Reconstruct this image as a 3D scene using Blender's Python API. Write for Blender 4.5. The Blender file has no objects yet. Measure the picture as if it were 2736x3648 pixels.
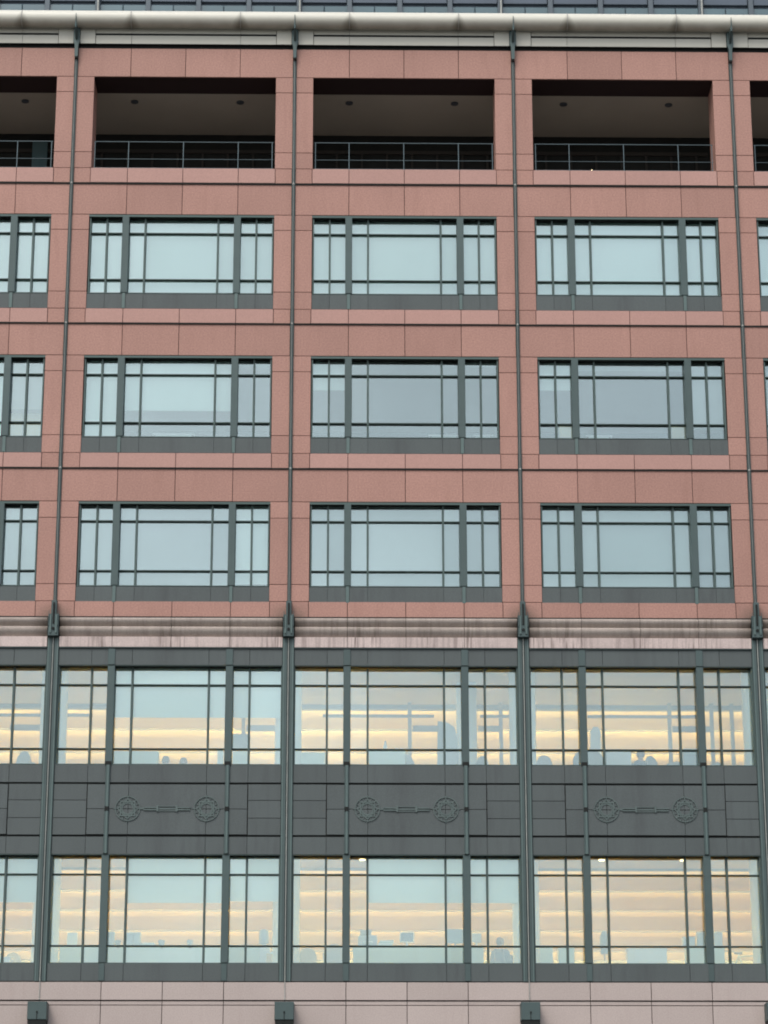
import bpy, math, random
from mathutils import Matrix, Vector
R = math.radians
sc = bpy.context.scene
C = sc.collection
random.seed(7)

# ------------------------------------------------------------------ camera
YAW, PITCH, ROLL = 0.01484, 0.31416, -0.00077
CAM = (1.4795, -64.886, -18.201)
def basis(y, p, r):
    cy, sy, cp, sp, cr, sr = math.cos(y), math.sin(y), math.cos(p), math.sin(p), math.cos(r), math.sin(r)
    f = Vector((sy*cp, cy*cp, sp)); rt = Vector((cy, -sy, 0)); up = rt.cross(f)
    return rt*cr + up*sr, -rt*sr + up*cr, f
rt, up, fw = basis(YAW, PITCH, ROLL)
cd = bpy.data.cameras.new('camera'); cam = bpy.data.objects.new('camera', cd); C.objects.link(cam)
M = Matrix((rt, up, -fw)).transposed().to_4x4(); M.translation = Vector(CAM)
cam.matrix_world = M
cd.sensor_fit = 'VERTICAL'; cd.sensor_height = 24; cd.lens = 9352.4/3648*24
cd.clip_start = 0.5; cd.clip_end = 6000
sc.camera = cam

# ------------------------------------------------------------------ light
w = bpy.data.worlds.new('World'); sc.world = w; w.use_nodes = True
nt = w.node_tree; bg = nt.nodes['Background']
sky = nt.nodes.new('ShaderNodeTexSky'); sky.sky_type = 'NISHITA'; sky.sun_disc = False
SUN_E, SUN_R = 52, 205          # degrees; sun high behind the camera, veiled by cloud
sky.sun_elevation = R(SUN_E); sky.sun_rotation = R(SUN_R)
sky.air_density = 1.0; sky.dust_density = 3.0; sky.ozone_density = 1.0; sky.altitude = 50
hs = nt.nodes.new('ShaderNodeHueSaturation'); hs.inputs['Saturation'].default_value = .55   # thin cloud whitens the sky
nt.links.new(sky.outputs[0], hs.inputs['Color']); tc = nt.nodes.new('ShaderNodeTexCoord'); cn = nt.nodes.new('ShaderNodeTexNoise'); cn.inputs['Scale'].default_value = 7; cn.inputs['Detail'].default_value = 5
nt.links.new(tc.outputs['Generated'], cn.inputs['Vector'])
mr = nt.nodes.new('ShaderNodeMapRange'); nt.links.new(cn.outputs['Fac'], mr.inputs[0])
for i_, v_ in ((1, .3), (2, .7), (3, .84), (4, 1.16)): mr.inputs[i_].default_value = v_
sv = nt.nodes.new('ShaderNodeVectorMath'); sv.operation = 'SCALE'; nt.links.new(hs.outputs[0], sv.inputs[0]); nt.links.new(mr.outputs[0], sv.inputs['Scale'])
nt.links.new(sv.outputs[0], bg.inputs[0]); bg.inputs[1].default_value = 0.12
sd = bpy.data.lights.new('sun', 'SUN'); sd.energy = 0.7; sd.angle = R(25); sd.color = (1, .95, .88)
so = bpy.data.objects.new('sun', sd); C.objects.link(so); so.location = (0, -40, 60)
a = R(SUN_R); dv = Vector((math.sin(a)*math.cos(R(SUN_E)), math.cos(a)*math.cos(R(SUN_E)), math.sin(R(SUN_E))))
so.rotation_euler = dv.to_track_quat('Z', 'Y').to_euler()
sc.view_settings.view_transform = 'Standard'; sc.view_settings.look = 'None'
sc.view_settings.gamma = 1; sc.view_settings.exposure = 0.85; sc.view_settings.use_curve_mapping = False
sc.cycles.max_bounces = 6; sc.cycles.transparent_max_bounces = 12
sc.cycles.use_denoising = True
sc.cycles.filter_width = 1.9

# ------------------------------------------------------------------ materials
def mat(name, col, rough=.7, metal=0, spec=.3, vary=0, blotch=0, blotch_scale=.6, grain=0, grain_scale=60, streak=None, emit=None, col2=None, fn=None):
    m = bpy.data.materials.new(name); m.use_nodes = True
    n, l = m.node_tree.nodes, m.node_tree.links
    b = n['Principled BSDF']
    b.inputs['Roughness'].default_value = rough; b.inputs['Metallic'].default_value = metal
    b.inputs['Specular IOR Level'].default_value = spec
    geo = n.new('ShaderNodeNewGeometry')
    rgb = n.new('ShaderNodeRGB'); rgb.outputs[0].default_value = (*col, 1)
    cur = rgb.outputs[0]
    def mathn(op, a, b_=None, c_=None):
        x = n.new('ShaderNodeMath'); x.operation = op
        for i, v in enumerate((a, b_, c_)):
            if v is None: continue
            if hasattr(v, 'links') or hasattr(v, 'is_linked'): l.new(v, x.inputs[i])
            else: x.inputs[i].default_value = v
        return x.outputs[0]
    def scalecol(cur, fac):
        x = n.new('ShaderNodeVectorMath'); x.operation = 'SCALE'
        l.new(cur, x.inputs[0]); l.new(fac, x.inputs['Scale']); return x.outputs[0]
    def noise(scale, vec=None, detail=3):
        t = n.new('ShaderNodeTexNoise'); t.inputs['Scale'].default_value = scale; t.inputs['Detail'].default_value = detail
        l.new(vec or geo.outputs['Position'], t.inputs['Vector']); return t.outputs['Fac']
    def mapped(s):
        x = n.new('ShaderNodeMapping'); x.inputs['Scale'].default_value = s
        l.new(geo.outputs['Position'], x.inputs['Vector']); return x.outputs[0]
    def mix(cur, c2, fac):
        x = n.new('ShaderNodeMix'); x.data_type = 'RGBA'
        l.new(fac, x.inputs['Factor']); l.new(cur, x.inputs['A']); x.inputs['B'].default_value = (*c2, 1)
        return x.outputs['Result']
    if col2:
        f = mathn('SUBTRACT', noise(1.3, detail=4), .35); f = mathn('MULTIPLY', f, 2.2)
        x = n.new('ShaderNodeClamp'); l.new(f, x.inputs[0]); cur = mix(cur, col2, x.outputs[0])
    if vary:
        oi = n.new('ShaderNodeObjectInfo')
        cur = scalecol(cur, mathn('MULTIPLY_ADD', oi.outputs['Random'], vary*2, 1-vary))
    if blotch: cur = scalecol(cur, mathn('MULTIPLY_ADD', noise(blotch_scale), blotch*2, 1-blotch))
    if grain: cur = scalecol(cur, mathn('MULTIPLY_ADD', noise(grain_scale, detail=2), grain*2, 1-grain))
    if streak:
        amt, scol, xs, xbias = streak
        s1 = noise(1.0, mapped((xs, 1, .9)), 4); s2 = noise(1.0, mapped((.8, .5, .25)), 2)
        f = mathn('MULTIPLY', mathn('SUBTRACT', s1, .47), 5.0); c1 = n.new('ShaderNodeClamp'); l.new(f, c1.inputs[0])
        f = mathn('MULTIPLY', mathn('SUBTRACT', s2, .38), 4.0); c2 = n.new('ShaderNodeClamp'); l.new(f, c2.inputs[0])
        f = mathn('MULTIPLY', mathn('MULTIPLY', c1.outputs[0], c2.outputs[0]), amt)
        if xbias:   # drip stains below the middle joint of every bay
            sx = n.new('ShaderNodeSeparateXYZ'); l.new(geo.outputs['Position'], sx.inputs[0])
            d = mathn('ABSOLUTE', mathn('SUBTRACT', mathn('PINGPONG', mathn('ADD', sx.outputs[0], .12), 6.0), 0))
            d = mathn('ABSOLUTE', mathn('SUBTRACT', mathn('MODULO', mathn('ADD', sx.outputs[0], 60.0), 6.0), 2.85))
            d = mathn('SUBTRACT', 1.0, mathn('MULTIPLY', d, 2.4)); cc = n.new('ShaderNodeClamp'); l.new(d, cc.inputs[0])
            f2 = mathn('MULTIPLY', cc.outputs[0], mathn('MULTIPLY_ADD', s1, 1.6, -.35))
            f = mathn('MAXIMUM', f, mathn('MULTIPLY', f2, xbias))
        cur = mix(cur, scol, f)
    if fn: cur = fn(n, l, geo, mathn, mix, noise, mapped, cur)
    l.new(cur, b.inputs['Base Color'])
    if emit:
        b.inputs['Emission Color'].default_value = (*emit[0], 1); b.inputs['Emission Strength'].default_value = emit[1]
    return m

def gutter_dirt_shade(n, l, geo, mathn, mix, noise, mapped, cur):
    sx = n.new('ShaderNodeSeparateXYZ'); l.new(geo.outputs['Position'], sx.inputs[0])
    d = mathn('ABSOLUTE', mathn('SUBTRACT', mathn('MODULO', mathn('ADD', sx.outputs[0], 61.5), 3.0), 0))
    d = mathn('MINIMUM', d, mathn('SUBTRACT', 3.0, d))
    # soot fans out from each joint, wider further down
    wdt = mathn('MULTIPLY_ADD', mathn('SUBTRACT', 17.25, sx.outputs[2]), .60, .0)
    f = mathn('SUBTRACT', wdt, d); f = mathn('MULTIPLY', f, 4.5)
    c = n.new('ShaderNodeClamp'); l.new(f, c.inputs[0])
    cur = mix(cur, (.22, .20, .15), mathn('MULTIPLY', mathn('MULTIPLY', mathn('MAXIMUM', mathn('SUBTRACT', 17.02, sx.outputs[2]), 0.0), 4.0), mathn('MULTIPLY_ADD', noise(2.5), .8, .3)))   # shade under the belly, painted into the colour
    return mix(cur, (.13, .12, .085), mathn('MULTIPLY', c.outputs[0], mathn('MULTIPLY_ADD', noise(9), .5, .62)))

def pole_darkening(n, l, geo, mathn, mix, noise, mapped, cur):
    # colour darkened beside the brackets on the stone cornice, every 6 m
    sx = n.new('ShaderNodeSeparateXYZ'); l.new(geo.outputs['Position'], sx.inputs[0])
    d = mathn('MODULO', mathn('ADD', sx.outputs[0], 60.0), 6.0); d = mathn('MINIMUM', d, mathn('SUBTRACT', 6.0, d))
    f = n.new('ShaderNodeMapRange'); l.new(d, f.inputs[0]); f.inputs[1].default_value = .10; f.inputs[2].default_value = .62; f.inputs[3].default_value = 1; f.inputs[4].default_value = 0; f.interpolation_type = 'SMOOTHSTEP'
    g_ = n.new('ShaderNodeMapRange'); l.new(sx.outputs[2], g_.inputs[0]); g_.inputs[1].default_value = .42; g_.inputs[2].default_value = .05; g_.inputs[3].default_value = 0; g_.inputs[4].default_value = 1
    h_ = n.new('ShaderNodeMapRange'); l.new(sx.outputs[2], h_.inputs[0]); h_.inputs[1].default_value = -.65; h_.inputs[2].default_value = -.48; h_.inputs[3].default_value = 0; h_.inputs[4].default_value = 1
    return mix(cur, (.10, .08, .06), mathn('MULTIPLY', mathn('MULTIPLY', f.outputs[0], mathn('MULTIPLY', g_.outputs[0], h_.outputs[0])), mathn('MULTIPLY_ADD', noise(5), .5, .42)))
P = {}
P['pink'] = mat('pink_granite', (.362, .203, .163), .62, vary=.07, blotch=.12, grain=.34, grain_scale=24, streak=(.24, (.25, .13, .10), 5, 0), fn=pole_darkening)
P['washed'] = mat('pink_granite_washed', (.405, .240, .202), .6, vary=.03, blotch=.07, grain=.2, grain_scale=38)
P['pale'] = mat('pale_cornice_stone', (.40, .345, .305), .75, vary=.04, blotch=.2, blotch_scale=2.2, grain=.22, grain_scale=26, streak=(.7, (.17, .145, .12), 9, .4), fn=pole_darkening)
P['paleflat'] = mat('pale_weathered_stone', (.57, .475, .44), .75, vary=.06, blotch=.14, blotch_scale=2.0, grain=.2, grain_scale=26, streak=(.95, (.20, .155, .14), 14, .7))
P['plinth'] = mat('pale_pink_granite', (.415, .352, .322), .65, vary=.05, blotch=.08, grain=.24, grain_scale=34, streak=(.12, (.25, .18, .16), 6, 0))
P['grey'] = mat('dark_grey_granite', (.080, .096, .095), .55, vary=.05, blotch=.12, grain=.3, grain_scale=42, streak=(.35, (.05, .055, .058), 7, .75))
P['metal'] = mat('green_grey_metal', (.060, .090, .088), .5, .2, .4, vary=.04, blotch=.12, blotch_scale=3)
P['metal2'] = mat('light_green_metal', (.090, .132, .125), .5, .2, .4, blotch=.15, blotch_scale=3)
P['bar'] = mat('window_bar_metal', (.062, .095, .088), .5, .2, .4, vary=.04)
P['emblem'] = mat('tarnished_bronze', (.092, .122, .116), .55, .2, .3, blotch=.25, blotch_scale=6)
P['bardark'] = mat('dark_transom_metal', (.032, .055, .048), .6)
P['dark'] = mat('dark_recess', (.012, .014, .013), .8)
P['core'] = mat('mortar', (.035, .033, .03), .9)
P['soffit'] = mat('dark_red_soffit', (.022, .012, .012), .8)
P['pole'] = mat('weathered_pole', (.15, .165, .155), .45, .3, vary=.05, blotch=.2, blotch_scale=5)
P['rail'] = mat('galvanised_rail', (.085, .118, .13), .45, .3)
P['rod'] = mat('pale_conductor_rod', (.36, .37, .34), .5, blotch=.3, blotch_scale=6)
P['gutter'] = mat('cream_painted_gutter', (.60, .59, .51), .4, spec=.4, blotch=.06, fn=gutter_dirt_shade)
P['cream'] = mat('cream_cladding', (.46, .455, .395), .55, vary=.02, blotch=.06, grain=.06)
P['louvre'] = mat('blue_grey_louvre', (.085, .108, .135), .5, .2, blotch=.15, blotch_scale=1.5)
P['rooflight'] = mat('teal_roof_glass', (.07, .125, .14), .12, 0, .8, vary=.12, blotch=.2)
P['roofpost'] = mat('roof_post_grey', (.095, .118, .135), .5, .2)
P['blind'] = mat('white_blind_fabric', (.84, .97, .94), .8, blotch=.05, vary=.02)
P['screenblind'] = mat('grey_screen_fabric', (.44, .50, .50), .8, blotch=.10, blotch_scale=.9, vary=.08)
P['screendark'] = mat('dull_screen_fabric', (.36, .40, .41), .8, blotch=.16, blotch_scale=.9)
P['screenlight'] = mat('light_screen_fabric', (.58, .66, .65), .8, blotch=.12, blotch_scale=.9)
P['ceil'] = mat('office_ceiling', (.56, .48, .31), .85, blotch=.10, blotch_scale=.7)
P['ceilgrey'] = mat('loggia_ceiling', (.30, .285, .24), .85, blotch=.10)
P['wallin'] = mat('office_wall', (.60, .58, .52), .85, blotch=.1)
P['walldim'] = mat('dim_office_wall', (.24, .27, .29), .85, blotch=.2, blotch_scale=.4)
P['carpet'] = mat('grey_carpet', (.10, .11, .12), .95, grain=.2)
P['carpetmid'] = mat('brown_carpet', (.24, .20, .14), .95, grain=.2)
P['carpetlight'] = mat('sand_carpet', (.36, .31, .23), .95, grain=.2)
P['column'] = mat('white_painted_column', (.86, .92, .91), .6)
P['baffle'] = mat('grey_baffle', (.30, .30, .28), .6)
P['part'] = mat('grey_partition_metal', (.30, .32, .32), .7)
P['pend'] = mat('pendant_grey', (.16, .165, .16), .7)
P['lamp'] = mat('warm_cove_tube', (.9, .8, .6), .5, emit=((1, .61, .15), 165.0))
P['lamp2'] = mat('pale_cove_tube', (.9, .8, .6), .5, emit=((1, .68, .20), 165.0))
P['spot'] = mat('warm_spot_lens', (.9, .8, .6), .5, emit=((1, .80, .45), 3))
P['daylamp'] = mat('cool_ceiling_tube', (.9, .9, .9), .5, emit=((.85, .95, 1), 3.0))
P['mint'] = mat('mint_laminate', (.60, .74, .69), .5, vary=.04, blotch=.05)
P['white'] = mat('white_plastic', (.80, .84, .85), .4, vary=.04)
P['blueplastic'] = mat('pale_blue_plastic', (.42, .52, .62), .45, vary=.05)
P['dkplastic'] = mat('dark_plastic', (.05, .06, .07), .4)
P['chair'] = mat('grey_chair_fabric', (.28, .31, .32), .9, vary=.15, blotch=.1)
P['chairblack'] = mat('charcoal_mesh', (.07, .085, .095), .9)
P['creamcab'] = mat('cream_cabinet_steel', (.88, .78, .48), .5)
P['brownhair'] = mat('brown_hair', (.13, .085, .055), .8, grain=.3, grain_scale=90)
P['skin'] = mat('skin', (.50, .32, .24), .6)
P['shirt1'] = mat('dark_blue_shirt', (.06, .075, .11), .9, blotch=.1, blotch_scale=4)
P['shirt2'] = mat('rust_jumper', (.30, .15, .08), .9, blotch=.1, blotch_scale=4)
P['shirt3'] = mat('grey_shirt', (.20, .21, .22), .9, blotch=.1, blotch_scale=4)
P['paper'] = mat('paper', (.82, .82, .78), .8)
P['screen'] = mat('monitor_glass', (.03, .04, .05), .15, spec=.6)
P['leaf'] = mat('plant_leaf', (.07, .12, .05), .6, vary=.2)
P['asphalt'] = mat('asphalt', (.05, .05, .052), .9, blotch=.2, grain=.3, grain_scale=20)
P['paving'] = mat('pavement_concrete', (.13, .128, .122), .85, blotch=.15, grain=.15)
P['paint'] = mat('road_paint', (.7, .7, .66), .7, blotch=.1)
P['amber'] = mat('warm_picture', (.75, .55, .30), .6)

for key in ('blind', 'screenblind', 'screendark', 'screenlight'):      # woven fabric lets some light through
    m_ = P[key]; n, l = m_.node_tree.nodes, m_.node_tree.links
    tl = n.new('ShaderNodeBsdfTranslucent'); ms = n.new('ShaderNodeMixShader'); ms.inputs[0].default_value = .28
    tl.inputs[0].default_value = (.8, .82, .78, 1)
    l.new(n['Principled BSDF'].outputs[0], ms.inputs[1]); l.new(tl.outputs[0], ms.inputs[2]); l.new(ms.outputs[0], n['Material Output'].inputs[0])
g = bpy.data.materials.new('window_glass'); g.use_nodes = True
n, l = g.node_tree.nodes, g.node_tree.links
n.remove(n['Principled BSDF']); out = n['Material Output']
tr = n.new('ShaderNodeBsdfTransparent'); tr.inputs[0].default_value = (.945, .985, .97, 1)
gl = n.new('ShaderNodeBsdfGlossy'); gl.inputs['Roughness'].default_value = .015; gl.inputs['Color'].default_value = (.86, 1, .985, 1)
mx = n.new('ShaderNodeMixShader'); fr = n.new('ShaderNodeFresnel'); fr.inputs[0].default_value = 1.5
ad = n.new('ShaderNodeMath'); ad.operation = 'ADD'; ad.inputs[1].default_value = .14; l.new(fr.outputs[0], ad.inputs[0])
tn = n.new('ShaderNodeTexNoise'); tn.inputs['Scale'].default_value = .9
ge = n.new('ShaderNodeNewGeometry'); l.new(ge.outputs['Position'], tn.inputs['Vector'])
bp = n.new('ShaderNodeBump'); bp.inputs['Strength'].default_value = .12; bp.inputs['Distance'].default_value = .02
l.new(tn.outputs['Fac'], bp.inputs['Height'])
oi = n.new('ShaderNodeObjectInfo'); wn = n.new('ShaderNodeTexWhiteNoise'); wn.noise_dimensions = '1D'; l.new(oi.outputs['Random'], wn.inputs['W'])
v1 = n.new('ShaderNodeVectorMath'); v1.operation = 'SUBTRACT'; v1.inputs[1].default_value = (.5, .5, .5); l.new(wn.outputs['Color'], v1.inputs[0])
v2 = n.new('ShaderNodeVectorMath'); v2.operation = 'SCALE'; v2.inputs['Scale'].default_value = .03; l.new(v1.outputs[0], v2.inputs[0])
v3 = n.new('ShaderNodeVectorMath'); v3.operation = 'ADD'; l.new(bp.outputs[0], v3.inputs[0]); l.new(v2.outputs[0], v3.inputs[1])
v4 = n.new('ShaderNodeVectorMath'); v4.operation = 'NORMALIZE'; l.new(v3.outputs[0], v4.inputs[0]); l.new(v4.outputs[0], gl.inputs['Normal'])   # each pane sits a hair out of true
l.new(ad.outputs[0], mx.inputs[0]); l.new(tr.outputs[0], mx.inputs[1]); l.new(gl.outputs[0], mx.inputs[2]); l.new(mx.outputs[0], out.inputs[0])
P['glass'] = g

# ------------------------------------------------------------------ mesh helpers
class MB:
    def __init__(s): s.v = []; s.f = []
    def box(s, x0, x1, y0, y1, z0, z1, ch=0):
        b = len(s.v)
        if ch:      # front (-Y) edges chamfered
            s.v += [(x0+ch, y0, z0+ch), (x1-ch, y0, z0+ch), (x1-ch, y0, z1-ch), (x0+ch, y0, z1-ch),
                    (x0, y0+ch, z0), (x1, y0+ch, z0), (x1, y0+ch, z1), (x0, y0+ch, z1),
                    (x0, y1, z0), (x1, y1, z0), (x1, y1, z1), (x0, y1, z1)]
            F = [(0,1,2,3), (4,5,1,0), (5,6,2,1), (6,7,3,2), (7,4,0,3), (8,9,5,4), (9,10,6,5), (10,11,7,6), (11,8,4,7), (8,11,10,9)]
        else:
            s.v += [(x0,y0,z0), (x1,y0,z0), (x1,y0,z1), (x0,y0,z1), (x0,y1,z0), (x1,y1,z0), (x1,y1,z1), (x0,y1,z1)]
            F = [(0,1,2,3), (5,4,7,6), (4,5,1,0), (3,2,6,7), (4,0,3,7), (1,5,6,2)]
        s.f += [tuple(b+i for i in f) for f in F]; return s
    def prism(s, pts, axis, a0, a1):
        """pts: 2D outline; axis x -> pts are (y,z), y -> (x,z), z -> (x,y)"""
        b = len(s.v); k = len(pts)
        for a_ in (a0, a1):
            for p in pts:
                s.v.append({'x': (a_, p[0], p[1]), 'y': (p[0], a_, p[1]), 'z': (p[0], p[1], a_)}[axis])
        s.f.append(tuple(b+i for i in range(k))[::-1]); s.f.append(tuple(b+k+i for i in range(k)))
        for i in range(k):
            j = (i+1) % k; s.f.append((b+i, b+j, b+k+j, b+k+i))
        return s
    def tube(s, p, q, r0, r1=None, seg=8):
        r1 = r0 if r1 is None else r1
        p, q = Vector(p), Vector(q); d = (q-p).normalized(); u = d.orthogonal().normalized(); v = d.cross(u)
        b = len(s.v)
        for c_, r_ in ((p, r0), (q, r1)):
            for i in range(seg):
                t = 2*math.pi*i/seg; s.v.append(tuple(c_ + (u*math.cos(t)+v*math.sin(t))*r_))
        s.f.append(tuple(b+i for i in range(seg))[::-1]); s.f.append(tuple(b+seg+i for i in range(seg)))
        for i in range(seg):
            j = (i+1) % seg; s.f.append((b+i, b+j, b+seg+j, b+seg+i))
        return s
    def lathe(s, c_, prof, seg=14):
        b = len(s.v); k = len(prof)
        for r_, z in prof:
            for i in range(seg):
                t = 2*math.pi*i/seg; s.v.append((c_[0]+r_*math.cos(t), c_[1]+r_*math.sin(t), c_[2]+z))
        for a_ in range(k-1):
            for i in range(seg):
                j = (i+1) % seg; s.f.append((b+a_*seg+i, b+a_*seg+j, b+(a_+1)*seg+j, b+(a_+1)*seg+i))
        s.f.append(tuple(b+i for i in range(seg))[::-1]); s.f.append(tuple(b+(k-1)*seg+i for i in range(seg)))
        return s
    def ring(s, cx, cz, y0, y1, ri, ro, seg=32, ri2=None, ro2=None, a0=0):
        """annulus standing in the XZ plane; ri2/ro2: alternate radii for star outlines"""
        b = len(s.v)
        for i in range(seg):
            t = 2*math.pi*i/seg + a0
            a_ = ri if (i % 2 == 0 or ri2 is None) else ri2; o_ = ro if (i % 2 == 0 or ro2 is None) else ro2
            for r_ in (a_, o_):
                for y in (y0, y1): s.v.append((cx+r_*math.cos(t), y, cz+r_*math.sin(t)))
        for i in range(seg):
            j = (i+1) % seg; A, B = b+4*i, b+4*j
            s.f += [(A, B, B+2, A+2), (A+1, A+3, B+3, B+1), (A, A+1, B+1, B), (A+2, B+2, B+3, A+3)]
        return s
    def build(s, name, m, parent=None, smooth=False, loc=(0,0,0)):
        me = bpy.data.meshes.new(name); me.from_pydata([tuple(Vector(v)-Vector(loc)) for v in s.v], [], s.f); me.update()
        me.materials.append(P[m])
        if smooth:
            for p_ in me.polygons: p_.use_smooth = True
            try: me.set_sharp_from_angle(angle=R(40))
            except Exception: pass
        return link(name, me, parent, loc)
WL = {}
def link(name, data, parent=None, loc=(0,0,0)):
    o = bpy.data.objects.new(name, data); C.objects.link(o)
    WL[o.name] = Vector(loc)
    if parent is not None:
        o.parent = parent; o.location = Vector(loc) - WL[parent.name]
    else: o.location = loc
    return o
CACHE = {}
def block(name, m, parent, x0, x1, y0, y1, z0, z1, ch=0):
    """one box-shaped piece; alike pieces share their mesh"""
    key = (name, m, round(x1-x0, 3), round(y1-y0, 3), round(z1-z0, 3), ch)
    c_ = ((x0+x1)/2, (y0+y1)/2, (z0+z1)/2)
    if key not in CACHE:
        me = bpy.data.meshes.new(name); b = MB().box(-(x1-x0)/2, (x1-x0)/2, -(y1-y0)/2, (y1-y0)/2, -(z1-z0)/2, (z1-z0)/2, ch)
        me.from_pydata(b.v, [], b.f); me.update(); me.materials.append(P[m]); CACHE[key] = me
    return link(name, CACHE[key], parent, c_)
def thing(name, label, cat, loc=(0,0,0), group=None):
    o = link(name, None, None, loc); o.empty_display_size = .3
    o['label'] = label; o['category'] = cat
    if group: o['group'] = group
    return o
def structure(name, o): o['kind'] = 'structure'; return o

GZ = -19.85                     # street level
# ------------------------------------------------------------------ the ground
def sheet(name, m, x0, x1, y0, y1, z):
    me = bpy.data.meshes.new(name); me.from_pydata([(x0,y0,z), (x1,y0,z), (x1,y1,z), (x0,y1,z)], [], [(0,1,2,3)]); me.materials.append(P[m])
    return structure(name, link(name, me))
sheet('ground', 'paving', -3000, 3000, -3000, 3000, GZ-.13)
sheet('road', 'asphalt', -3000, 3000, -16, -5, GZ-.126)
k = MB().box(-200, 200, -5, 1.2, GZ-.12, GZ).build('pavement', 'paving'); structure('pavement', k)
mk = MB()
for i in range(-20, 21): mk.box(i*9, i*9+4, -10.58, -10.46, GZ-.1259, GZ-.122)
structure('road_markings', mk.build('road_markings', 'paint'))

# ------------------------------------------------------------------ the building
BAYS = [-12, -6, 0, 6, 12]
X0, X1 = -12, 18
LW, LE = -9.2, 14.6             # what the photograph takes in
B = thing('office_building', 'pink and dark grey granite office facade with ribbon windows, cream gutter and open top gallery', 'building', (3, 9, GZ))
G = .007                        # half a joint

# the carcass behind the stone
core = MB(); y0, y1 = .05, .16
for a_, b_ in ((15.42, 17.3), (11.24, 12.66), (7.172, 8.99), (3.104, 4.922), (-1.235, .854), (-6.095, -3.835), (-14.0, -8.812)): core.box(X0, X1, y0, y1, a_, b_)
for xb in BAYS+[18]:
    for a_, b_ in ((12.66, 15.42), (8.99, 11.24), (4.922, 7.172), (.854, 3.104)):
        core.box(max(X0, xb-.495), min(X1, xb+.495), y0, y1, a_, b_)
    for a_, b_ in ((-3.835, -1.235), (-8.812, -6.095)): core.box(max(X0, xb-.13), min(X1, xb+.13), y0, y1, a_, b_)
core.build('wall', 'core', B)
# gables, back and roof of the block
mb = MB()
mb.box(X0-.3, X0, 0, 18.3, -14, 17.3).box(X1, X1+.3, 0, 18.3, -14, 17.3).box(X0, X1, 18, 18.3, -14, 17.3)
mb.build('outer_wall', 'pink', B)
block('roof', 'baffle', B, X0, X1, .16, 18, 17.05, 17.3)
# lower storeys down to the street
mb = MB()
for xb in BAYS+[18]: mb.box(xb-.45, xb+.45, -.02, .8, GZ, -14)
mb.box(X0, X1, 2.2, 2.5, GZ, -14).box(X0, X1, .16, 2.2, -14, -13.7)
mb.build('base_pier', 'plinth', B)

def stone(name, m, x0, x1, z0, z1, y=0.0, th=.045, ch=.004, gx=True):
    xa, xb = x0+(G if gx else 0), x1-(G if gx else 0)
    if xb < LW or xa > LE: REST.setdefault((name, m), MB()).box(xa, xb, y, y+th, z0, z1, ch); return
    block(name, m, B, xa, xb, y+random.uniform(-.0015, .0015), y+th, z0, z1, ch)
REST = {}

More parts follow.
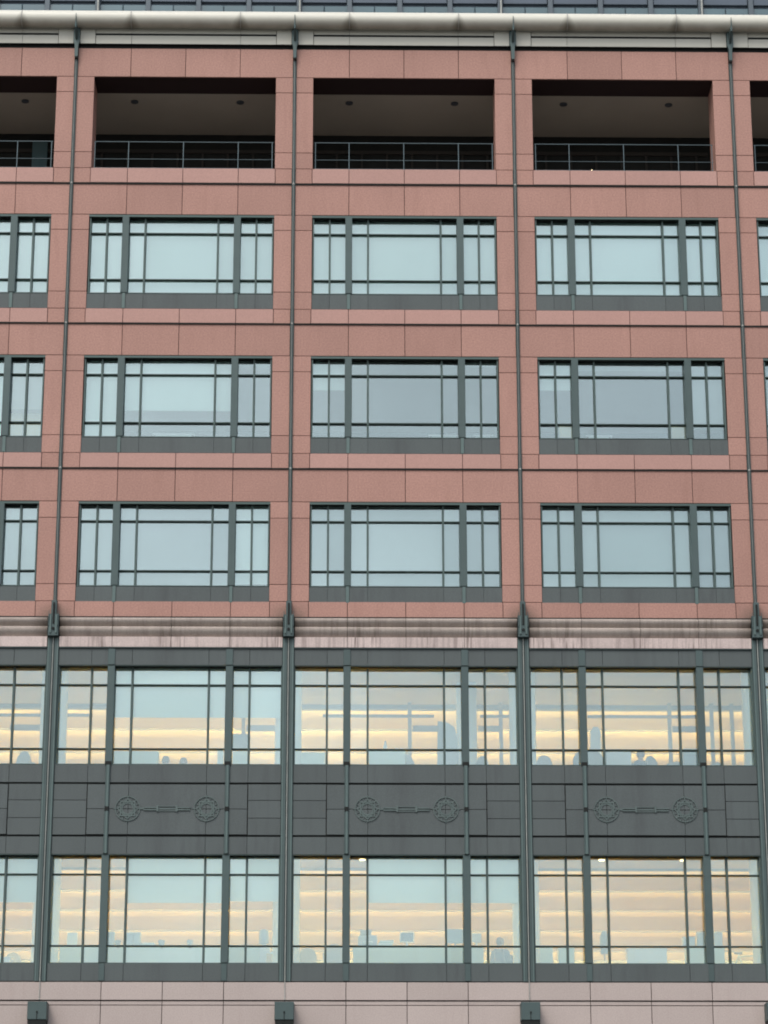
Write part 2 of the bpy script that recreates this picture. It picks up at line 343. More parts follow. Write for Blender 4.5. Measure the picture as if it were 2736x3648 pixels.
for xb in BAYS:
    # header and sill courses of the four pink storeys
    for dz in (0, 1, 2, 3):
        base = 12.165 - 4.068*dz          # floor joint above this storey's windows
        # header course
        hz = (15.418, 16.272) if dz == 0 else (base-.865+4.068-4.068, base+.012)
        if dz == 0: pass
    for (h0, h1) in ((15.418, 16.272), (11.296, 12.178), (7.228, 8.110), (3.160, 4.042)):
        for i in range(4): stone('pink_stone_panel', 'pink', xb+i*1.5+(.045 if i == 0 else 0), xb+i*1.5+1.5-(.045 if i == 3 else 0), h0, h1)
    for (s0, s1) in ((12.232, 12.655), (8.150, 8.548), (4.082, 4.480), (.040, .447)):
        low = s0 < 1
        stone('pink_stone_panel', 'pink', xb+.045, xb+.5, s0, s1); stone('pink_stone_panel', 'pink', xb+5.5, xb+5.955, s0, s1)
        for a_, b_ in ((.5, 1.5), (1.5, 3), (3, 4.5), (4.5, 5.5)):
            stone('pink_stone_panel', 'pink' if low else 'washed', xb+a_, xb+b_, s0, s1, y=0.0 if low else -.014)
    for rows in (((12.669, 13.133), (13.147, 14.940), (14.954, 15.404)),
                 ((8.562, 9.040), (9.054, 10.834), (10.848, 11.282)),
                 ((4.494, 4.972), (4.986, 6.766), (6.780, 7.214)),
                 ((.461, .904), (.918, 2.698), (2.712, 3.146))):
        for r0, r1 in rows:
            stone('pink_stone_panel', 'pink', xb+.045, xb+.51, r0, r1, gx=False)
            stone('pink_stone_panel', 'pink', xb+5.49, xb+5.955, r0, r1, gx=False)
    # dark shadow ledges at the floor joints
    for z in (12.200, 8.126, 4.058): block('floor_joint_strip', 'dark', B, xb+.045, xb+5.955, -.03, .05, z-.022, z+.012)
    # loggia depth: jambs, beam, ceiling
    for a_, b_ in ((0, .5), (5.5, 6)): block('gallery_jamb', 'pink', B, xb+a_, xb+b_, .05, 1.0, 12.66, 15.42)
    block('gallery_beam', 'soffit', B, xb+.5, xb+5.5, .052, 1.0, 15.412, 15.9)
    block('gallery_floor', 'plinth', B, xb, xb+6, .16, 3.55, 12.3, 12.62)
    c_ = block('gallery_ceiling', 'ceilgrey', B, xb, xb+6, 1.001, 3.55, 15.405, 15.6)
    for xx in (1.5, 4.45):
        d = MB().lathe((xb+xx, 1.47, 15.36), [(.08, .0), (.105, .01), (.105, .044)], 16).build('downlight', 'dkplastic', c_, loc=(xb+xx, 1.47, 15.36))
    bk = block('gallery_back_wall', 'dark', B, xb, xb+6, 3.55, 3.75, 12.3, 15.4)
    for i in range(8): block('window_post', 'core', bk, xb+.4+i*.72, xb+.46+i*.72, 3.49, 3.549, 12.62, 14.8)
    block('window_head', 'core', bk, xb+.2, xb+5.8, 3.47, 3.549, 14.80, 14.9)
    if xb == -12: block('lit_door_pane', 'rooflight', bk, -7.55, -7.12, 3.40, 3.468, 13.2, 15.1)
    if xb == 6: MB().lathe((8.26, 1.6, 13.36), [(.015, 0), (.035, .02), (.035, .05), (.012, .08)]).build('small_bulb', 'spot', bk, loc=(8.26, 1.6, 13.4)); MB().tube((8.26, 1.6, 12.62), (8.26, 1.6, 13.36), .012).build('bulb_stem', 'core', bk, loc=(8.26, 1.6, 13))
    if xb == 12: block('lit_door_pane', 'rooflight', bk, 12.55, 12.95, 3.40, 3.468, 13.2, 15.1)
    # railing
    rl = MB().tube((xb+.56, .12, 13.50), (xb+5.44, .12, 13.50), .013).build('railing', 'rail', B, loc=(xb+3, .12, 13.5))
    MB().tube((xb+.56, .12, 12.985), (xb+5.44, .12, 12.985), .009).build('rail', 'rail', rl)
    MB().tube((xb+.56, .12, 12.715), (xb+5.44, .12, 12.715), .013).build('rail', 'rail', rl)
    for px in (.585, 1.5, 2.99, 4.48, 5.405): MB().box(xb+px-.010, xb+px+.010, .108, .132, 12.66, 13.50).build('rail_post', 'rail', rl)

    # ---- cream cornice below the gutter
    block('dark_slot', 'dark', B, xb, xb+6, .03, .05, 16.272, 16.42)
    block('dark_slot', 'dark', B, xb+.5, xb+5.5, -.0535, .02, 16.6465, 16.7035)
    block('dark_slot', 'dark', B, xb+.09, xb+5.91, -.07, .029, 16.372, 16.3835)
    z0, z1, zm = 16.385, 16.87, 16.69
    for a_, b_ in ((.095, .505), (5.495, 5.905)): block('cream_panel', 'cream', B, xb+a_, xb+b_, -.075, .03, z0, z1, .004)
    for a_, b_ in ((.515, 1.5), (1.5, 4.5), (4.5, 5.485)):
        block('cream_panel', 'cream', B, xb+a_+.004, xb+b_-.004, -.055, .03, z0, 16.645, .004)
        block('cream_panel', 'cream', B, xb+a_+.004, xb+b_-.004, -.055, .03, 16.705, z1, .004)
    # granite apron under the ribbon windows, window sets
    for k in range(3):
        dz = -4.068*k
        for a_, b_ in ((.512, .99), (.99, 1.455), (1.545, 2.02), (2.02, 3.98), (3.98, 4.455), (4.545, 5.01), (5.01, 5.488)):
            stone('grey_stone_panel', 'grey', xb+a_, xb+b_, 8.566+dz, 8.985+dz, y=.02, th=.03, gx=False) if 0 else \
            block('grey_stone_panel', 'grey', B, xb+a_+.003, xb+b_-.003, .02, .05, 8.566+dz, 8.985+dz, .002)
        for xx in (1.5, 4.5): block('cover_strip', 'metal2', B, xb+xx-.043, xb+xx+.043, -.004, .05, 8.566+dz, 9.0+dz)

for (nm, m), b_ in REST.items():
    o = b_.build(nm, m, B); o['kind'] = 'stuff'

# ------------------------------------------------------------------ windows
def window(xb, xs, posts, mull, zt, zb, t1, t2, kind, blinds):
    """xs: outer edges; posts: wide posts; mull: thin bars; t1,t2: transom centres"""
    xc = xb+3; yg = .225 if kind == 'up' else .28; yb = yg+.04
    fr_ = MB()
    fr_.box(xb+xs[0], xb+xs[0]+.035, .055, yb, zb, zt).box(xb+xs[1]-.035, xb+xs[1], .055, yb, zb, zt)
    fr_.box(xb+xs[0], xb+xs[1], .02, yb, zb-.022, zb+.0)
    W = fr_.build('window', 'bar', B, loc=(xc, .1, zb))
    MB().box(xb+xs[0]-.02, xb+xs[1]+.02, .012, .045, zt-.012, zt+.05).build('window_head', 'bar', W, loc=(xc, .03, zt))
    MB().box(xb+xs[0], xb+xs[1], .046, yb, zt-.012, zt+.0).build('head_soffit', 'dark', W, loc=(xc, .12, zt))
    edges = [xs[0]+.035]
    for p in posts:
        MB().box(xb+p-.092, xb+p+.092, -.005, yb, zb, zt-.012, .006).build('window_post', 'metal', W, loc=(xb+p, .1, zb))
    lights = [(xs[0]+.035, posts[0]-.092), (posts[0]+.092, posts[1]-.092), (posts[1]+.092, xs[1]-.035)]
    for li, (la, lb) in enumerate(lights):
        ms = [q for q in mull if la < q < lb]
        for q in ms: MB().box(xb+q-.027, xb+q+.027, yg-.10, yg+.035, zb, zt-.012, .004).build('mullion', 'bar', W, loc=(xb+q, .15, zb))
        cols = [la]+ms+[lb]
        for tz, in ((t1,), (t2,)):
            tr_ = MB()
            for i in range(len(cols)-1):
                a_ = cols[i]+(.027 if i else 0); b_ = cols[i+1]-(.027 if i < len(cols)-2 else 0)
                tr_.box(xb+a_, xb+b_, yg-.085, yg+.032, tz-.014, tz+.014)
            tr_.build('transom', 'bardark', W, loc=(xb+la, .15, tz))
        rest = MB()
        for i in range(len(cols)-1):
            a_ = cols[i]+(.027 if i else 0); b_ = cols[i+1]-(.027 if i < len(cols)-2 else 0)
            for r0, r1 in ((zb, t2-.014), (t2+.014, t1-.014), (t1+.014, zt-.012)):
                if xb+b_ < LW+.8 or xb+a_ > 13.2 or xb == -12: rest.box(xb+a_, xb+b_, yg, yg+.012, r0, r1)
                else: block('pane', 'glass', W, xb+a_, xb+b_, yg, yg+.012, r0, r1)
        if rest.v:
            o = rest.build('pane', 'glass', W, loc=(xb+la, yg, zb)); o['kind'] = 'stuff'
    for bl in blinds:
        a_, b_, zz, m = bl
        MB().box(xb+a_, xb+b_, .36, .363, zz, zt+.02).box(xb+a_, xb+b_, .353, .37, zz-.025, zz).build('roller_blind', m, W, loc=(xb+a_, .3, zz))

UP = dict(xs=(.53, 5.47), posts=(1.5, 4.5), mull=(.99, 2.02, 3.98, 5.01))
L3 = ((.55, 1.44), (1.56, 4.44), (4.56, 5.45))
def bl(spec):
    """spec: list of (light, bottom fraction 0 top..1 sill, material)"""
    return spec
def upblinds(zt, zb, spec):
    return [(L3[i][0], L3[i][1], zt-(zt-zb)*f, m) for i, f, m in spec]
full = [(0, 1, 'blind'), (1, 1, 'blind'), (2, 1, 'blind')]
S5 = {-12: [(0, 1, 'blind'), (1, 1, 'blind'), (2, .60, 'screenblind')],
      -6: [(0, 1, 'blind'), (1, .61, 'blind'), (2, .03, 'blind')],
      0: [(0, .34, 'blind'), (2, .03, 'blind')],
      6: [(0, .33, 'blind'), (1, .08, 'screenblind'), (2, .82, 'screenblind')],
      12: [(0, 1, 'screenblind'), (1, 1, 'blind'), (2, 1, 'blind')]}
S4 = {-12: [(0, 1, 'screenblind'), (1, 1, 'screenblind'), (2, 1, 'screenblind')],
      -6: [(0, .97, 'screenblind'), (1, 1, 'screendark'), (2, .93, 'blind')],
      0: [(0, 1, 'screenblind'), (1, 1, 'screenblind'), (2, 1, 'screendark')],
      6: [(0, 1, 'screenlight'), (1, .98, 'screenlight'), (2, 1, 'screendark')],
      12: [(0, 1, 'screenblind')]}
for xb in BAYS:
    for k, S in ((0, None), (1, S5), (2, S4)):
        dz = -4.068*k; zt, zb = 11.236+dz, 9.02+dz
        window(xb, zt=zt, zb=zb, t1=10.80+dz, t2=9.452+dz, kind='up', blinds=upblinds(zt, zb, full if S is None else S[xb]), **UP)
LO = dict(xs=(.148, 5.852), posts=(1.497, 4.5), mull=(.99, 2.025, 3.975, 5.015))
L3b = ((.19, 1.42), (1.58, 4.42), (4.58, 5.81))
B3 = {-12: [], -6: [(1.58, 4.42, -2.50, 'blind'), (4.58, 5.81, -2.50, 'blind')], 0: [], 6: [], 12: []}
B2 = {-12: [(1.58, 4.42, -7.22, 'blind'), (4.58, 5.81, -7.22, 'blind')], -6: [(2.045, 4.42, -7.23, 'blind'), (4.58, 5.81, -7.19, 'blind')],
      0: [(2.045, 4.42, -7.22, 'blind'), (4.58, 5.81, -7.22, 'blind')], 6: [], 12: []}
for xb in BAYS:
    window(xb, zt=-1.243, zb=-3.80, t1=-1.705, t2=-3.37, kind='lo', blinds=B3[xb], **LO)
    window(xb, zt=-6.105, zb=-8.785, t1=-6.565, t2=-8.342, kind='lo', blinds=B2[xb], **LO)

# ------------------------------------------------------------------ gutter and roof screen
def arc(cy, cz, r, a0, a1, n_): return [(cy+r*math.cos(R(a0+(a1-a0)*i/n_)), cz+r*math.sin(R(a0+(a1-a0)*i/n_))) for i in range(n_+1)]
for xg in [-10.5+3*i for i in range(9)]:
    a_, b_ = xg+.008, xg+2.992
    pts = arc(-.22, 17.045, .235, 60, 360-60, 20)
    pts += [(.03, 16.842), (.03, 17.25)]
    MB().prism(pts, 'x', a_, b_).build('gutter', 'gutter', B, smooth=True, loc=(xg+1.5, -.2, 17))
    MB().prism(arc(-.22, 17.045, .243, 60, 300, 16)+[(.03, 16.838), (.03, 17.26)], 'x', xg-.010, xg+.010).build('gutter_strap', 'baffle', B, smooth=True, loc=(xg, -.2, 17))
# plant screen standing back on the roof
rs = block('roof_screen', 'louvre', B, X0, X1, 5.10, 5.3, 17.3, 23.0)
for i in range(20):
    xx = X0+i*1.5
    if not -10 < xx < 15.5: continue
    block('roof_panel', 'louvre', rs, xx+.09, xx+1.41, 5.0, 5.099, 20.50, 22.6, .01)
    for q in (0, 1): block('roof_light', 'rooflight', rs, xx+.02+q*.74, xx+.735+q*.74, 5.03, 5.099, 19.2, 20.40, .008)
    block('roof_post', 'roofpost', rs, xx-.075, xx+.075, 4.93, 5.099, 19.0, 22.9, .01)
block('shadow_gap', 'dark', rs, X0, X1, 5.04, 5.099, 20.405, 20.495) if 0 else None
for xx in (-6, 0, 6, 12): MB().tube((xx+.02, 4.86, 17.3), (xx+.02, 4.86, 22.9), .028).build('conductor_rod', 'rod', rs)

# ------------------------------------------------------------------ vertical poles with their brackets
POLES = [-6, 0, 6, 12]
for xp in POLES:
    P1 = MB().box(xp-.042, xp-.028, -.05, .06, .1, 15.9).box(xp+.028, xp+.042, -.05, .06, .1, 15.9).box(xp-.028, xp+.028, -.005, .06, .1, 15.9).build('pole_channel', 'metal', B, loc=(xp, 0, 8))
    MB().tube((xp, -.035, .2), (xp, -.035, 16.0), .019, seg=10).build('pole', 'pole', P1, smooth=True, loc=(xp, -.035, 8))
    for z in (12.20, 8.13, 4.06): MB().box(xp-.022, xp+.022, -.062, -.0, z-.022, z+.022, .006).build('pole_clip', 'rod', P1, loc=(xp, -.03, z))
    # top bracket: stem, fork and a spike that rises in front of the gutter
    tb = MB().prism([(xp-.042, 15.95), (xp+.042, 15.95), (xp+.05, 16.30), (xp+.088, 16.42), (xp+.088, 16.80), (xp+.03, 16.95), (xp-.03, 16.95), (xp-.088, 16.80), (xp-.088, 16.42), (xp-.05, 16.30)], 'y', -.15, -.045)
    T = tb.build('gutter_bracket', 'metal', B, loc=(xp, -.1, 16.4))
    MB().prism([(-.15, 16.45), (-.15, 16.75), (-.46, 16.80), (-.50, 16.72), (-.40, 16.62)], 'x', xp-.03, xp+.03).build('bracket_arm', 'metal', T, loc=(xp, -.3, 16.7))
    MB().tube((xp, -.48, 16.66), (xp, -.50, 17.08), .026, .008, 8).build('spike', 'metal', T, loc=(xp, -.48, 16.9))
    MB().tube((xp, -.10, 15.90), (xp, -.10, 15.99), .04, .05, 10).build('collar', 'dark', T, loc=(xp, -.1, 15.95))
    # lower bracket clasping the cornice
    lb = MB().box(xp-.135, xp+.135, -.19, -.02, -.52, .06, .012).box(xp-.07, xp+.07, -.17, -.02, .06, .43, .01)
    Lb = lb.build('cornice_bracket', 'metal', B, loc=(xp, -.1, -.2))
    for sx_ in (-1, 1):
        MB().tube((xp+sx_*.118, -.21, -.25), (xp+sx_*.118, -.21, .14), .016, .006, 6).build('spike', 'metal', Lb, loc=(xp+sx_*.118, -.2, 0))
        MB().box(xp+sx_*.075-.022, xp+sx_*.075+.022, -.225, -.19, -.45, .02, .005).build('bracket_cheek', 'metal2', Lb, loc=(xp+sx_*.075, -.2, -.2))
    MB().box(xp-.022, xp+.022, -.215, -.19, -.20, .36, .004).build('bracket_fin', 'dark', Lb, loc=(xp, -.2, 0))
    MB().tube((xp, -.19, -.33), (xp, -.225, -.33), .035, seg=10).build('bolt', 'dark', Lb, loc=(xp, -.2, -.3))
    # broad pier cladding of the grey storeys, flanges and the pale rod down its face
    pr = MB().box(xp-.148, xp+.148, -.04, .24, -9.25, -.521, .008).build('pier_casing', 'metal', B, loc=(xp, 0, -5))
    for sx_ in (-1, 1):
        MB().box(xp+sx_*.115-.016, xp+sx_*.115+.016, -.052, -.04, -9.25, -.53).build('pier_flange', 'metal2', pr, loc=(xp+sx_*.115, -.045, -5))
    MB().box(xp-.034, xp-.024, -.05, -.04, -9.25, -.53).build('pier_groove', 'dark', pr, loc=(xp-.03, -.045, -5))
    MB().box(xp+.024, xp+.034, -.05, -.04, -9.25, -.53).build('pier_groove', 'dark', pr, loc=(xp+.03, -.045, -5))
    MB().tube((xp, -.055, -9.70), (xp, -.055, -.52), .0095, seg=8).build('conductor_rod', 'rod', pr, loc=(xp, -.055, -5))

# ------------------------------------------------------------------ stone cornice, grey storeys
for xb in BAYS:
    block('shadow_strip', 'dark', B, xb, xb+6, -.05, .05, .003, .034)
    for a_, b_ in ((.15, 1.5), (1.5, 3), (3, 4.5), (4.5, 5.85)):
        x_a, x_b = xb+a_+.006, xb+b_-.006
        for (c0, c1, pr_) in ((-.232, -.008, .15), (-.492, -.242, .13)):
            # rounded course: bulging, undercut towards its lower edge
            h = c1-c0; pts = [(.05, c1), (-.085, c1)]
            for i in range(1, 9):
                t = i/8; pts.append((-.085-(pr_-.06)*math.sin(math.pi*(.22+.78*t))*.8+.075*t*t, c1-h*t*.96))
            pts += [(.0, c0), (.05, c0)]
            MB().prism(pts[::-1], 'x', x_a, x_b).build('cornice_block', 'pale', B, smooth=True, loc=((x_a+x_b)/2, 0, (c0+c1)/2))
        MB().prism([(.05, -.772), (-.055, -.772), (-.085, -.512), (.05, -.505)], 'x', x_a, x_b).build('cornice_block', 'paleflat', B, loc=((x_a+x_b)/2, 0, -.64))
    block('ledge', 'metal', B, xb+.15, xb+5.85, -.045, .05, -.802, -.777, .004)
    cols = (.15, .99, 1.405, 1.595, 2.025, 3.975, 4.405, 4.595, 5.015, 5.85)
    def row(z0, z1, sp, y=.0, name='grey_stone_panel', m='grey'):
        for a_, b_ in sp: block(name, m, B, xb+a_+.004, xb+b_-.004, y, .05, z0, z1, .003)
    six = ((.15, .99), (.99, 1.497), (1.497, 2.025), (2.025, 3.975), (3.975, 4.5), (4.5, 5.015), (5.015, 5.85))
    row(-1.238, -.808, six); row(-4.278, -3.832, six); row(-6.098, -5.66, six); row(-9.238, -8.812, six)
    for z0, z1 in ((-4.728, -4.325), (-5.178, -4.74), (-5.61, -5.19)): row(z0, z1, ((.15, .985), (5.025, 5.85)))
    for z0, z1 in ((-4.95, -4.335), (-5.60, -4.962)):
        row(z0, z1, ((1.0, 1.497), (1.497, 2.03), (2.03, 3.98), (3.98, 4.5), (4.5, 5.01)), y=-.018)
    for z in (-4.302, -5.634): block('groove_strip', 'dark', B, xb+.15, xb+5.85, .035, .05, z-.02, z+.02)
    block('shadow_strip', 'dark', B, xb+.15, xb+5.85, .0, .05, -9.262, -9.243)
    for xx in (1.497, 4.5):
        s_ = MB().box(xb+xx-.055, xb+xx+.055, -.055, -.0, -6.09, -3.84, .012).build('cover_strip', 'metal', B, loc=(xb+xx, -.03, -5))
        MB().box(xb+xx-.014, xb+xx+.03, -.068, -.055, -6.09, -3.84, .004).build('raised_rib', 'metal2', s_, loc=(xb+xx, -.06, -5))
        MB().box(xb+xx-.05, xb+xx+.05, -.074, -.0, -5.02, -4.90, .01).build('cross_clamp', 'dark', s_, loc=(xb+xx, -.06, -4.95))
        MB().box(xb+xx-.09, xb+xx+.09, -.025, .0, -1.235, -.81, .006).build('cover_strip', 'metal', B, loc=(xb+xx, 0, -1))
        MB().box(xb+xx-.07, xb+xx+.07, -.025, .0, -9.235, -8.815, .006).build('cover_strip', 'metal', B, loc=(xb+xx, 0, -9))
        MB().box(xb+xx-.075, xb+xx+.075, -.03, -.006, -3.86, -3.74, .006).build('post_shoe', 'dark', B, loc=(xb+xx, 0, -3.8))
    # two round emblems joined by a tie bar
    em = MB()
    em.box(xb+2.34, xb+2.44, -.04, -.018, -4.975, -4.935)
    for a_, b_ in ((2.42, 2.74), (3.27, 3.58)):
        em.box(xb+a_, xb+b_, -.05, -.018, -5.0, -4.965).box(xb+a_, xb+b_, -.05, -.018, -4.945, -4.915)
    em.box(xb+2.74, xb+2.79, -.055, -.018, -5.03, -4.87).box(xb+3.22, xb+3.27, -.055, -.018, -5.03, -4.87)
    em.box(xb+2.79, xb+3.22, -.04, -.018, -4.905, -4.888).box(xb+2.79, xb+3.22, -.04, -.018, -5.022, -5.005).box(xb+2.79, xb+3.22, -.03, -.018, -4.975, -4.94)
    E_ = em.build('tie_bar_emblem', 'emblem', B, loc=(xb+3, -.03, -4.955))
    for cx in (2.02, 3.99):
        rg = MB()
        rg.ring(xb+cx, -4.956, -.042, -.018, .296, .318, 40)
        rg.ring(xb+cx, -4.956, -.034, -.018, .128, .158, 24)
        rg.ring(xb+cx, -4.956, -.036, -.018, .228, .272, 4)
        rg.ring(xb+cx, -4.956, -.0385, -.018, .228, .272, 4, a0=math.pi/4)
        for i in range(8):
            t = math.pi/8+i*math.pi/4; rg.tube((xb+cx+.15*math.cos(t), -.028, -4.956+.15*math.sin(t)), (xb+cx+.295*math.cos(t), -.028, -4.956+.295*math.sin(t)), .009, seg=6)
        for i in range(4):
            t = math.pi/4+i*math.pi/2; rg.tube((xb+cx+.255*math.cos(t), -.03, -4.956+.255*math.sin(t)), (xb+cx+.30*math.cos(t), -.03, -4.956+.30*math.sin(t)), .014, seg=6)
        for i in range(4):
            t = i*math.pi/2; rg.tube((xb+cx+.25*math.cos(t), -.03, -4.956+.25*math.sin(t)), (xb+cx+.36*math.cos(t), -.03, -4.956+.36*math.sin(t)), .016, .008, 6)
        Rg = rg.build('ring', 'emblem', E_, loc=(xb+cx, -.03, -4.956))
        ho = MB()
        for i in range(4):
            t = math.pi/4+i*math.pi/2; ho.tube((xb+cx+.215*math.cos(t), -.038, -4.956+.215*math.sin(t)), (xb+cx+.215*math.cos(t), -.0362, -4.956+.215*math.sin(t)), .016, seg=8)
        ho.build('ring_hole', 'dark', E_, loc=(xb+cx, -.03, -4.956))
        MB().box(xb+cx-.30, xb+cx+.30, -.0195, -.0178, -4.966, -4.952).build('ring_slot', 'dark', E_, loc=(xb+cx, -.019, -4.956))
    # pale courses at the foot
    for i in range(4):
        block('pale_stone_panel', 'plinth', B, xb+i*1.5+.008, xb+i*1.5+1.492, -.03, .05, -9.700, -9.268, .004)
        block('pale_stone_panel', 'plinth', B, xb+i*1.5+.008, xb+i*1.5+1.492, 0, .05, -9.815, -9.728, .004)
        block('pale_stone_panel', 'plinth', B, xb+i*1.5+.008, xb+i*1.5+1.492, .0, .05, -11.2, -9.832, .004)
for xp in POLES:
    bx = MB().box(xp-.235, xp+.235, -.42, .0, -10.225, -9.79, .01).build('metal_box', 'metal', B, loc=(xp, -.2, -10))
    MB().tube((xp, -.42, -10.04), (xp, -.445, -10.04), .022, seg=8).build('bolt', 'dark', bx, loc=(xp, -.43, -10))
    MB().box(xp-.008, xp+.008, -.43, -.42, -10.22, -10.05).build('box_seam', 'dark', bx, loc=(xp, -.42, -10.2))
    MB().box(xp-.225, xp+.225, -.40, .0, -10.9, -10.226).build('shaft', 'dark', bx, loc=(xp, -.2, -10.6))

# ------------------------------------------------------------------ rooms
YB = 17.9
def slab(z0, z1, m='carpet'): block('floor_slab', m, B, X0, X1, .17, YB, z0, z1)
FL3, FL2 = -4.22, -9.22
slab(16.2, 17.04); slab(11.75, 12.29); slab(7.7, 8.2); slab(3.65, 4.45); slab(-.4, .1)
slab(-4.6, FL3, 'carpetlight'); slab(-9.6, FL2, 'carpetmid')
# dim upper offices: ceiling, back partition, a few cool tubes
for zc in (11.70, 7.65, 3.60): 
    block('ceiling', 'wallin', B, X0, X1, .32, YB, zc-.06, zc-.001)
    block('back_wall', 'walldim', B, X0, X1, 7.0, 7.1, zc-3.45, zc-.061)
# warm-lit offices
def coffers(zc, ps, lamp_first):
    """coffered ceiling: a slim baffle hides a lamp tube that washes the strip behind it"""
    for i, p in enumerate(ps):
        nx = ps[i+1] if i+1 < len(ps) else YB
        # each strip steps up a hand's breadth behind the baffle and slopes back down to the next one
        prof = [(p, zc+.085), (p+.3, zc+.08), (p+1.25, zc), (nx-.03, zc-.04), (nx-.03, zc+.5), (p, zc+.5)]
        MB().prism(prof[::-1], 'x', X0, X1).build('ceiling_vault', 'ceil', B, smooth=False)
        block('ceiling_baffle', 'baffle', B, X0, X1, p-.03, p, zc-.09, zc+.085)
        block('lamp_tube', 'lamp' if lamp_first else 'lamp2', B, X0+.1, X1-.1, p+.004, p+.02, zc-.075, zc-.045)
coffers(-6.06, [2.0, 5.2, 8.4, 12.0, 15.9], True)
block('ceiling', 'ceil', B, X0, X1, .38, 1.97, -6.08, -5.6)
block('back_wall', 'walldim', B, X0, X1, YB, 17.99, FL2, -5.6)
block('ceiling', 'wallin', B, X0, X1, .32, 4.72, -1.10, -.41)
block('ceiling_beam', 'walldim', B, X0, X1, 4.72, 4.95, -1.22, -.41)
coffers(-1.12, [4.98, 7.4, 10.3], False)
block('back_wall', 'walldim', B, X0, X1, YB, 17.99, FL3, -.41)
# round white columns inside, behind each pier
for xp in POLES+[-12, 18]:
    for z0, z1 in ((FL3, -1.11), (FL2, -6.085)):
        MB().tube((xp, .75, z0), (xp, .75, z1), .34, seg=20).build('column', 'column', B, smooth=True, loc=(xp, .75, z0))
# pendant bars in the upper lit office, glazed partition behind
for xa, xb_ in ((-10, -5.35), (-3.55, -.55), (.85, 3.85), (5.1, 6.6), (8.0, 10.95)):
    block('pendant_bar', 'pend', B, xa, xb_, 4.15, 4.25, -1.58, -1.51)
for xa in (-6.75, 3.15, 5.62, 10.2, 11.35, 11.9, -1.35):
    block('partition_post', 'part', B, xa, xa+.10, 4.45, 4.57, FL3, -1.101)
for xa, xb_ in ((3.28, 4.2), (5.05, 5.62), (10.33, 11.35), (-7.6, -6.75), (-1.22, -.1)):
    block('partition_head', 'part', B, xa, xb_, 4.46, 4.56, -1.90, -1.74)
# spot lamps in the lower office ceiling
for xx in (7.94, 10.0, 1.9, 16.0):
    MB().tube((xx, .75, -6.10), (xx, .75, -6.079), .075, seg=14).build('spot_lamp', 'spot', B, loc=(xx, .75, -6.09))

# ------------------------------------------------------------------ things in the offices
def put(xa, za, Y):
    """world point at depth Y behind the facade on the sight line through facade point (xa, za)"""
    s = (64.886+Y)/64.886; return CAM[0]+(xa-CAM[0])*s, CAM[2]+(za-CAM[2])*s
def cabinet(x0, x1, y0, fl, h, label, m='mint', group=None, depth=.42):
    t = thing('low_cabinet', label, 'cabinet', ((x0+x1)/2, y0+depth/2, fl), group)
    MB().box(x0, x1, y0+.02, y0+depth, fl+.06, fl+h-.03).box(x0+.03, x1-.03, y0+.05, y0+depth-.03, fl, fl+.06).build('body', m, t, loc=((x0+x1)/2, y0+.2, fl+.4))
    MB().box(x0-.01, x1+.01, y0, y0+depth+.01, fl+h-.03, fl+h, .004).build('top', m, t, loc=((x0+x1)/2, y0+.2, fl+h))
    n_ = max(1, round((x1-x0)/.8))
    for i in range(n_):
        a_ = x0+(x1-x0)*i/n_; b_ = x0+(x1-x0)*(i+1)/n_
        MB().box(a_+.006, b_-.006, y0+.004, y0+.02, fl+.07, fl+h-.04, .003).build('panel', m, t, loc=((a_+b_)/2, y0, fl+.5))
    return t
def desk(x0, x1, y0, fl, label, h=.74, d=.8):
    t = thing('desk', label, 'desk', ((x0+x1)/2, y0+d/2, fl))
    MB().box(x0, x1, y0, y0+d, fl+h-.03, fl+h).build('desktop', 'white', t, loc=((x0+x1)/2, y0, fl+h))
    for xx in (x0+.04, x1-.08): MB().box(xx, xx+.04, y0+.05, y0+d-.05, fl, fl+h-.03).build('leg', 'baffle', t, loc=(xx, y0, fl))
    MB().box(x0+.09, x1-.09, y0+.04, y0+.06, fl+.2, fl+h-.03).build('modesty_panel', 'mint', t, loc=((x0+x1)/2, y0, fl+.4))
    return t
def monitor(x, y, z, w_, h_, label, m='blueplastic', ang=0, back=True):
    t = thing('monitor', label, 'monitor', (x, y, z)); t.rotation_euler[2] = ang
    def b_(name, mm, *bx, ch=0):
        o = MB().box(*bx, ch).build(name, mm); o.parent = t; o.location = (0, 0, 0); return o
    b_('base', m, -.12, .12, -.09, .09, 0, .015, ch=.003); b_('stand', m, -.025, .025, .0, .03, .015, .14)
    b_('housing', m, -w_/2, w_/2, -.05, .0, .10, .10+h_, ch=.012)
    b_('screen', 'screen' if not back else m, -w_/2+.02, w_/2-.02, (-.054 if not back else -.0), (-.05 if not back else .004), .12, .08+h_)
    return t
def box_thing(name, cat, x, y, z, w_, d_, h_, label, m, lid=True):
    t = thing(name, label, cat, (x, y, z))
    MB().box(x-w_/2, x+w_/2, y-d_/2, y+d_/2, z, z+h_*(.82 if lid else 1), .006).build('body', m, t, loc=(x, y, z))
    if lid: MB().box(x-w_/2-.008, x+w_/2+.008, y-d_/2-.008, y+d_/2+.008, z+h_*.82, z+h_, .006).build('lid', m, t, loc=(x, y, z+h_))
    return t
